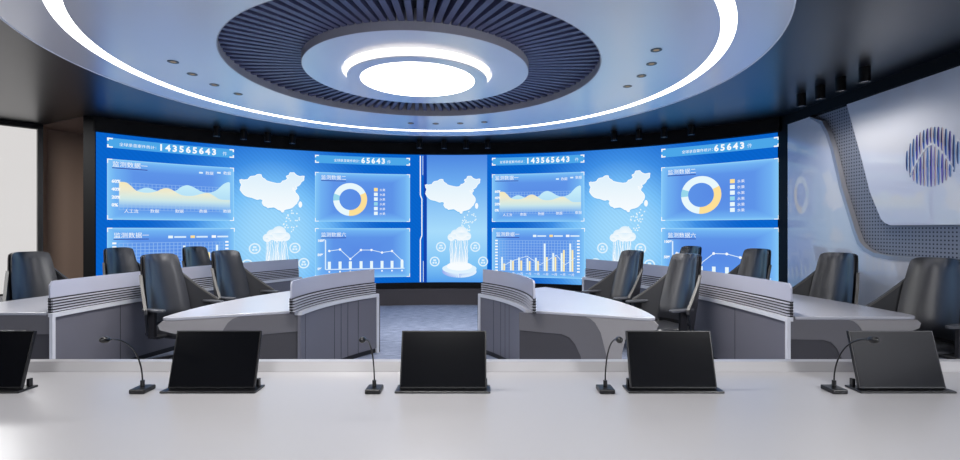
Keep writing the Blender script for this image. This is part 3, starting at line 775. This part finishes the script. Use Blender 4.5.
# ------------------------------------------------------------------ control desks
def control_desk(side, kind, near_y, label, tip_dy=0.0):
    """side -1 left / +1 right of the room's axis; a = distance from the axis"""
    if kind == 'inner': R, ca, cy0, thE, W = 2.27, -1.11, 4.8, math.radians(37.9), 1.12
    else: R, ca, cy0, thE, W = 7.4, -3.89, 4.6, math.radians(30.9), 1.22
    X = lambda a: AX+side*a
    def pt(th, d): return (X((R+d)*math.cos(th)+ca), cy0+(R+d)*math.sin(th))
    pnear = near_y-.13 if kind == 'inner' else near_y
    th0 = math.asin((pnear-cy0)/R)
    ths = [th0+(thE-th0)*i/24 for i in range(25)]
    nrm = [(side*math.cos(t), math.sin(t)) for t in ths]     # away from the aisle
    path = [pt(t, 0) for t in ths]
    e = empty('control_desk', (path[0][0], path[0][1], 0)); tag(e, label, 'desk')
    inv = Matrix.Translation(-e.location)
    def part(mb, name, m, **k):
        o = mb.build(name, m, e, **k); o.matrix_parent_inverse = inv; return o
    # worktop
    na = near_y; tn = math.asin((na-cy0)/R)
    tha = [tn+(thE-tn)*i/24 for i in range(25)]
    tipy = na+tip_dy
    to = math.asin((tipy+.12-cy0)/(R+W))
    outer = [pt(to+(thE-to)*i/24, W) for i in range(25)]
    inner = [pt(t, .05) for t in tha]
    tip = outer[0]; n0 = inner[0]
    # rounded tip
    tx = tip[0]; corner = []
    q0 = (tx, tipy+.14); q1 = (tx, tipy); q2 = (tx-side*.14, tipy+(na-tipy)*.13)
    for i in range(7):
        t = i/6; corner.append(tuple((1-t)**2*q0[j]+2*t*(1-t)*q1[j]+t*t*q2[j] for j in (0, 1)))
    poly = inner + outer[::-1][:-1] + corner
    b = MB(); b.prism(poly, .722, .75); part(b, 'worktop', M['worktop'], bevel=.006)
    # pedestal under it
    ped = [pt(t, .03) for t in tha] + [pt(t, .5) for t in tha[::-1]]
    ped = [(x, max(y, na+.06)) for x, y in ped]
    b = MB(); b.prism(ped, 0, .72); part(b, 'pedestal', M['fascia_dark'])
    # end panels on the near end, in the vertical plane from n0 to the tip
    P0 = Vector((n0[0], n0[1], 0)); P1 = Vector((tip[0], tipy, 0)); D = (P1-P0); Lh = D.length; D.normalize()
    Nf = Vector((D.y, -D.x, 0));
    if Nf.y > 0: Nf = -Nf
    sc_ = (Lh)/1.08
    def Q(u, z, off=0): v = P0+D*(u*sc_)+Nf*(-.03+off); return (v.x, v.y, z)
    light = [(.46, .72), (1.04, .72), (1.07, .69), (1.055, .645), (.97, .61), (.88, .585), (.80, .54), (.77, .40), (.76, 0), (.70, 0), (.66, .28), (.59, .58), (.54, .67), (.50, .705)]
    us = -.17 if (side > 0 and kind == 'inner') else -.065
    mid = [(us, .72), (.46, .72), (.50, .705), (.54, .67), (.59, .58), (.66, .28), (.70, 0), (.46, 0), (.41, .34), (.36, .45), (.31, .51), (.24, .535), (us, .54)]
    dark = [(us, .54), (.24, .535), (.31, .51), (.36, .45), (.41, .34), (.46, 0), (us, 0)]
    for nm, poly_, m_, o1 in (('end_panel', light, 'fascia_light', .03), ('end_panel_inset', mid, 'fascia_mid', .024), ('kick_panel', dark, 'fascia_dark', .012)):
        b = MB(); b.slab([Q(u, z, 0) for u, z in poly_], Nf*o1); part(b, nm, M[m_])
    # front cladding, plinth, rail, louvres, privacy screen
    cl = -.03
    if kind == 'inner':
        tl = math.asin((na+(.09 if side > 0 else 0)-cy0)/R); thl = [tl+(thE-tl)*i/24 for i in range(25)]
        lpath, lnrm = [pt(t, 0) for t in thl], [(side*math.cos(t), math.sin(t)) for t in thl]
    else: lpath, lnrm = path, nrm
    b = MB(); b.sweep(lpath, cl, 0, .06, .70, lnrm); fr = part(b, 'front_cladding', M['front'], smooth=35)
    b = MB()
    for f_ in ((.12, .5, .62, .70, .82) if kind == 'inner' else (.22, .42, .62, .82)):
        i = int(f_*24); (x, y), (nx, ny) = lpath[i], lnrm[i]
        T = Matrix.Translation((x, y, 0)) @ Matrix.Rotation(math.atan2(ny, nx), 4, 'Z')
        b = MB(); b.box(-.0312, -.028, -.003, .003, .06, .70, T); part(b, 'cladding_joint', M['louvre_dark'])
    b = MB(); b.sweep(lpath, -.01, .03, 0, .06, lnrm); part(b, 'plinth', M['shell'], smooth=35)
    b = MB(); b.sweep(lpath, -.044, .03, .705, .745, lnrm); part(b, 'rail', M['rail'], smooth=35)
    for i, (w_, nm) in ((0, ('near', 'end_post')), (24, ('far', 'end_post'))):
        (x, y), (nx, ny) = path[i], nrm[i]
        T = Matrix.Translation((x, y, 0)) @ Matrix.Rotation(math.atan2(ny, nx), 4, 'Z')
        if kind == 'inner' and i == 0: continue
        y0 = 0 if side > 0 else -.035
        if i == 0: y0 = -.035-y0
        b = MB(); b.box(-.045, -.015, y0, y0+.035, 0, .745, T); part(b, 'end_post', M['rail'])
    (x, y), (nx, ny) = path[24], nrm[24]
    T = Matrix.Translation((x, y, 0)) @ Matrix.Rotation(math.atan2(ny, nx), 4, 'Z')
    fy_ = .036 if side > 0 else -.061
    b = MB(); b.box(-.03, 1.0, fy_, fy_+.025, 0, .70, T); part(b, 'far_end_panel', M['fascia_dark'])
    b = MB(); b.sweep(path, .0, .03, .745, .89, nrm); part(b, 'louvre_backing', M['louvre_dark'], smooth=35)
    b = MB()
    for i in range(5): b.sweep(path, -.022+.0*i, .036, .757+.027*i, .768+.027*i, nrm)
    part(b, 'louvre_blades', M['louvre'], smooth=35)
    # privacy screen with a rounded near corner
    fine = [ths[0]+(ths[1]-ths[0])*i/6 for i in range(6)]+ths[1:]
    fp = [pt(t, 0) for t in fine]; fn = [(side*math.cos(t), math.sin(t)) for t in fine]
    zt = []
    for i, p in enumerate(fp):
        d = math.hypot(p[0]-fp[0][0], p[1]-fp[0][1]); r = .04
        zt.append(1.054 if d >= r else 1.054-r+math.sqrt(max(r*r-(r-d)**2, 0)))
    b = MB(); b.sweep(fp, .006, .022, .885, zt, fn); part(b, 'privacy_screen', M['glass'], smooth=35)
    return e
control_desk(-1, 'inner', 4.86, 'curved grey control desk left of the central aisle, white worktop', -.44)
control_desk(1, 'inner', 4.86, 'curved grey control desk right of the central aisle, white worktop', -.44)
control_desk(-1, 'outer', 4.75, 'long curved control desk at the far left, nearest the bright window', 0)
control_desk(1, 'outer', 4.52, 'long curved control desk at the far right beside the white wall', 0)

# ------------------------------------------------------------------ chairs (built once, then copied with their parts)
def make_chair():
    e = empty('office_chair')
    yb = lambda z: -.205-.17*(z-.5)/.78
    def half(v):
        pts = ((0, .258), (.25, .258), (.55, .243), (.8, .219), (.93, .207), (1, .194))
        for (a, p), (c, q) in zip(pts, pts[1:]):
            if v <= c: return p+(q-p)*(v-a)/(c-a)
        return pts[-1][1]
    def pad(zb, zt, off0, off1, wadd, curve=.085):
        b = MB(); nu, nv = 12, 16; vs = []
        for side_off in (off0, off1):
            for j in range(nv+1):
                v = j/nv; z = zb+(zt-zb)*v; vv = max(0, (z-.5)/.78)
                w = half(min(vv, 1))+wadd
                for i in range(nu+1):
                    u = -1+2*i/nu
                    zz = z-.03*abs(u)**7*vv**10
                    edge = min(1, (1-abs(u))*6+.0)*min(1, (1-v)*9)*min(1, v*9)
                    puff = 0 if side_off == off1 else .018*edge**.5
                    vs.append((u*w, yb(z)+curve*u*u+side_off+puff, zz))
        n = (nu+1)*(nv+1); fs = []
        for j in range(nv):
            for i in range(nu):
                a = j*(nu+1)+i; fs.append((a, a+1, a+nu+2, a+nu+1)); fs.append((n+a, n+a+nu+1, n+a+nu+2, n+a+1))
        for j in range(nv):
            a = j*(nu+1); c = a+nu; fs.append((a, a+nu+1, n+a+nu+1, n+a)); fs.append((c, n+c, n+c+nu+1, c+nu+1))
        for i in range(nu):
            fs.append((i, n+i, n+i+1, i+1)); a = nv*(nu+1)+i; fs.append((a, a+1, n+a+1, n+a))
        b.add(vs, fs); return b
    pad(.50, 1.272, 0, -.035, 0).build('backrest', M['leather'], e, smooth=40)
    pad(.36, 1.266, -.037, -.062, .012).build('back_shell', M['shell'], e, smooth=40)
    # side panels sweep forward from the back's edges
    for sg in (-1, 1):
        sn, cn = math.sin(math.radians(32)), math.cos(math.radians(32))
        prof = [(0, 1.04), (.06, .97), (.14, .885), (.24, .79), (.355, .695), (.34, .665), (.24, .59), (.14, .50), (.06, .38), (0, .36)]
        def w3(p, z, t=0): return Vector((sg*(half(max(0, min((z-.5)/.78, 1)))+.004+p*sn+t*cn), yb(z)+.035+p*cn-t*sn, z))
        b = MB(); n = len(prof)
        vs = [w3(p, z) for p, z in prof]+[w3(p, z, .022) for p, z in prof]
        b.add(vs, [tuple(range(n)), tuple(range(n, 2*n))[::-1]]+[(i, n+i, n+(i+1) % n, (i+1) % n) for i in range(n)])
        sp = b.build('side_panel', M['side_panel'], e)
        edge = [(p, z) for p, z in prof[:5]]+[(.335, .66)]
        b = MB(); vs = []
        for p, z in edge:
            vs += [w3(p-.004, z-.01, -.004), w3(p+.009, z+.006, -.004), w3(p+.009, z+.006, .026), w3(p-.004, z-.01, .026)]
        m_ = len(edge); fs = [(0,1,2,3), tuple((m_-1)*4+i for i in (3,2,1,0))]
        for i in range(m_-1):
            for k in range(4): fs.append((i*4+k, i*4+4+k, i*4+4+(k+1) % 4, i*4+(k+1) % 4))
        b.add(vs, fs); b.build('edge_strip', M['silver'], sp, smooth=40)
        # armrest: pad on a post
        b = MB(); ax = sg*.375; prof2 = []
        K = 20; L, Wd = .155, .042; ay = .09
        ring_ = []
        for i in range(K):
            a = 2*PI*i/K; cx_, sy_ = math.cos(a), math.sin(a)
            ring_.append((ax+Wd*math.copysign(abs(cx_)**.7, cx_), ay+L*math.copysign(abs(sy_)**.45, sy_)))
        b.prism(ring_, .672, .697); ar = b.build('armrest', M['armpad'], e, smooth=40, bevel=.006)
        b = MB(); b.box(ax-.018, ax+.018, .03, .12, .40, .673); b.build('armrest_post', M['shell'], ar, bevel=.006)
        b = MB(); b.box(min(ax, sg*.2), max(ax, sg*.2), -.0, .13, .375, .405); b.build('armrest_bracket', M['shell'], ar, bevel=.006)
    # seat
    b = MB(); nx, ny = 12, 12; vs = []
    for lay in (0, 1):
        for j in range(ny+1):
            for i in range(nx+1):
                u = -1+2*i/nx; v = -1+2*j/ny
                x = .255*u*(1-.04*v*v); y = .03+.255*v*(1-.04*u*u)
                r = max(abs(u), abs(v)); e_ = 1-max(0, (r-.75)/.25)**2
                z = (.425+.045*e_-.02*max(0, v-.5)) if lay else (.40-.0*e_)
                vs.append((x, y, z))
    n = (nx+1)*(ny+1); fs = []
    for j in range(ny):
        for i in range(nx):
            a = j*(nx+1)+i; fs.append((a, a+nx+1, a+nx+2, a+1)); fs.append((n+a, n+a+1, n+a+nx+2, n+a+nx+1))
    for i in range(nx):
        fs.append((i, i+1, n+i+1, n+i)); a = ny*(nx+1)+i; fs.append((a, n+a, n+a+1, a+1))
    for j in range(ny):
        a = j*(nx+1); fs.append((a, n+a, n+a+nx+1, a+nx+1)); c = a+nx; fs.append((c, c+nx+1, n+c+nx+1, n+c))
    b.add(vs, fs); b.build('seat', M['leather'], e, smooth=50)
    b = MB(); b.prism([(-.235, -.24), (.235, -.24), (.25, .20), (.20, .26), (-.20, .26), (-.25, .20)], .365, .40)
    b.prism([(-.12, -.14), (.12, -.14), (.12, .14), (-.12, .14)], .32, .365); b.build('seat_pan', M['shell'], e, bevel=.01)
    b = MB(); b.cyl((0, 0), .028, .10, .33, 20); b.build('gas_column', M['shell'], e, smooth=40)
    b = MB(); b.cyl((0, 0), .05, .075, .13, 20)
    for k in range(5):
        a = 2*PI*k/5+.3; T = Matrix.Rotation(a, 4, 'Z')
        vs = [T @ Vector(p) for p in ((.03, -.028, .07), (.03, .028, .07), (.03, .028, .12), (.03, -.028, .12), (.31, -.016, .062), (.31, .016, .062), (.31, .016, .085), (.31, -.016, .085))]
        b.add(vs, [(0,1,2,3), (4,7,6,5), (0,4,5,1), (1,5,6,2), (2,6,7,3), (3,7,4,0)])
    b.build('star_base', M['shell'], e)
    for k in range(5):
        a = 2*PI*k/5+.3; T = Matrix.Translation((.3*math.cos(a), .3*math.sin(a), .03)) @ Matrix.Rotation(a+.6, 4, 'Z') @ Matrix.Rotation(PI/2, 4, 'X')
        b = MB(); c = MB(); c.cyl((0, 0), .030, -.022, .022, 16)
        b.add([T @ Vector(v) for v in c.v], c.f); b.build('caster', M['rubber'], e, smooth=40)
    return e
chair0 = make_chair()
CH = [  # back-top centre px, py, facing side, label
    (30, 251, -1, 'black office chair at far left in front of the bright window', 4.0, 'chairs at the far left control desk'),
    (119, 247, -1, 'black office chair behind the far left desk screen, nearest the brown wall', 0, 'chairs at the far left control desk'),
    (195, 246, -1, 'small distant black office chair below the left map on the video wall', 0, 'chairs at the far left control desk'),
    (160, 253, -1, 'large black office chair at the near tip of the left aisle desk', 0, 'chairs at the left aisle desk'),
    (226, 249.7, -1, 'black office chair at the far part of the left aisle desk', 0, 'chairs at the left aisle desk'),
    (632, 249.7, 1, 'black office chair at the far part of the right aisle desk', 0, 'chairs at the right aisle desk'),
    (686, 253, 1, 'large black office chair right of the right aisle desk tip, seat showing', 0, 'chairs at the right aisle desk'),
    (691, 245.5, 1, 'small distant black office chair peeking over the right desk partition', 0, 'chairs at the far right control desk'),
    (757, 248, 1, 'black office chair by the right end of the video wall', 0, 'chairs at the far right control desk'),
    (838, 252, 1, 'black office chair against the white wall panel beside the far right desk', 0, 'chairs at the far right control desk'),
    (936, 257, 1, 'nearest black office chair at the right edge below the emblem', 0, 'chairs at the far right control desk'),
]
for i, (px, py, sd, lab, _, grp) in enumerate(CH):
    Y = (CAMZ-1.28)*F/(py-230); X = (px-480)/F*Y
    a = math.radians(70); fx, fy = -sd*math.sin(a), -math.cos(a)
    ox, oy = X+.315*fx, Y+.315*fy
    o = chair0 if i == 0 else copy_tree(chair0)
    o.location = (ox, oy, 0); o.rotation_euler = (0, 0, math.atan2(fy, fx)-PI/2)
    tag(o, lab, 'chair', grp)

# ------------------------------------------------------------------ long desk in the foreground
dk = empty('conference_desk', (0, 2.05, 0)); tag(dk, 'long pale grey desk with raised back ledge across the foreground', 'desk')
di = Matrix.Translation(-dk.location)
def dpart(o): o.matrix_parent_inverse = di; return o
b = MB(); b.box(-4.2, 4.2, 1.15, 2.764, .71, .75); dpart(b.build('desk_top', M['desk'], dk, bevel=.004))
b = MB(); b.slab([(-4.2, 2.80, 0), (-4.2, 2.765, .7505), (-4.2, 2.805, .797), (-4.2, 2.862, .797), (-4.2, 2.862, 0)], (8.4, 0, 0)); dpart(b.build('back_ledge', M['desk'], dk, bevel=.005))
for x in (-4.1, -1.4, 1.4, 4.1):
    b = MB(); b.box(x-.03, x+.03, 1.3, 2.78, 0, .71); dpart(b.build('support_panel', M['desk_body'], dk))

# monitors, built once
def make_monitor():
    e = empty('desk_monitor')
    b = MB(); b.box(-.235, .235, -.035, .075, 0, .010); b.build('base_plate', M['mon_edge'], e, bevel=.003)
    T = Matrix.Translation((0, 0, .014)) @ Matrix.Rotation(math.radians(-15.5), 4, 'X')
    b = MB(); b.box(-.2155, .2155, 0, .016, 0, .282, T); b.build('screen_body', M['mon_edge'], e, bevel=.002)
    b = MB(); b.box(-.209, .209, -.0012, .0, .008, .276, T); b.build('screen_glass', M['mon_black'], e)
    for sg in (-1, 1):
        b = MB(); b.box(sg*.212-.008, sg*.212+.008, .040, .062, .008, .050); b.build('hinge_post', M['mon_edge'], e, bevel=.003)
    return e
def make_mic():
    e = empty('gooseneck_microphone')
    b = MB(); b.prism([(-.038, -.045), (.038, -.045), (.038, .045), (-.038, .045)], 0, .022); b.build('base', M['mic'], e, bevel=.005)
    b = MB(); b.cyl((0, 0), .010, .020, .055, 16); b.build('socket', M['mic'], e, smooth=40)
    p0, p1, p2, p3 = Vector((0, 0, .05)), Vector((0, .0, .15)), Vector((0, -.065, .285)), Vector((0, -.222, .306))
    pts = [p0*(1-t)**3+p1*3*t*(1-t)**2+p2*3*t*t*(1-t)+p3*t**3 for t in [i/20 for i in range(21)]]
    b = MB(); b.tube(pts, .0036, 8); b.build('gooseneck', M['mic'], e, smooth=60)
    d = (pts[-1]-pts[-2]).normalized(); q = pts[-1]
    b = MB(); b.tube([q-d*.004, q, q+d*.010, q+d*.030, q+d*.042, q+d*.047], [.005, .011, .0145, .0145, .011, .004], 14); b.build('capsule', M['mic'], e, smooth=60)
    return e
mon0 = make_monitor(); mic0 = make_mic()
YM = 2.43
for i, (x, lab) in enumerate(((-22.5, 'black desk monitor cut off by the left edge'), (211, 'black desk monitor in front of the left aisle desk tip'),
                (443, 'black desk monitor in front of the carpeted aisle'), (674, 'black desk monitor in front of the chair with visible seat'),
                (903, 'black desk monitor at the far right of the long desk'))):
    o = mon0 if i == 0 else copy_tree(mon0)
    o.location = ((x-480)/F*YM, YM, .75); tag(o, lab, 'monitor', 'monitors on the long desk')
for i, (x, lab) in enumerate(((142.5, 'black gooseneck microphone left of all, bending across grey desk cladding'), (374.3, 'black gooseneck microphone just left of the central monitor'),
                (605.3, 'black gooseneck microphone right of the central monitor, bent toward the neighbouring monitor'), (834, 'black gooseneck microphone in front of the far right monitor'))):
    o = mic0 if i == 0 else copy_tree(mic0)
    o.location = ((x-480)/F*YM, YM, .75); tag(o, lab, 'microphone', 'microphones on the long desk')

# ------------------------------------------------------------------ near downlights, added fill and daylight
def area(name, loc, size, power, rot=(0, 0, 0), col=(1, 1, 1)):
    l = bpy.data.lights.new(name, 'AREA'); l.shape = 'DISK'; l.size = size; l.energy = power; l.color = col
    o = bpy.data.objects.new(name, l); COL.objects.link(o); o.location = loc; o.rotation_euler = rot; return o
for i in range(4):      # the fourth group of canopy downlights, above the foreground desk
    a = math.radians(-90-3.9+13.8-9.2*i); spotlamp((RC[0]+2.43*math.cos(a), RC[1]+2.43*math.sin(a), DZ-.01), 95, 140)
for x, y, p in ((-7.6, 3.8, 60), (-6.6, 6.3, 90), (-5.0, -1.6, 120), (-.5, -1.6, 210), (3.4, -1.4, 330)):   # added fill lights without fixtures, brightening the room from rear and window side
    area('added_fill_light', (x, y, CEIL-.03), 1.0, p)
world = bpy.data.worlds.new('daylight'); sc.world = world; world.use_nodes = True
world.node_tree.nodes['Background'].inputs[0].default_value = lin((240, 237, 236))
world.node_tree.nodes['Background'].inputs[1].default_value = 1.0

# ------------------------------------------------------------------ camera and view
cam = bpy.data.cameras.new('camera'); cam.sensor_width = 36; cam.lens = 36*F/960; cam.clip_start = .05
co = bpy.data.objects.new('camera', cam); COL.objects.link(co); co.location = (0, 0, CAMZ); co.rotation_euler = (PI/2, 0, 0)
sc.camera = co
sc.view_settings.view_transform = 'Standard'; sc.view_settings.look = 'None'
sc.view_settings.gamma = 1; sc.view_settings.exposure = 0; sc.view_settings.use_curve_mapping = False
cy = sc.cycles
cy.use_denoising = True; cy.max_bounces = 10; cy.diffuse_bounces = 5; cy.glossy_bounces = 5; cy.transparent_max_bounces = 16
cy.sample_clamp_indirect = 4
cy.caustics_reflective = False; cy.caustics_refractive = False
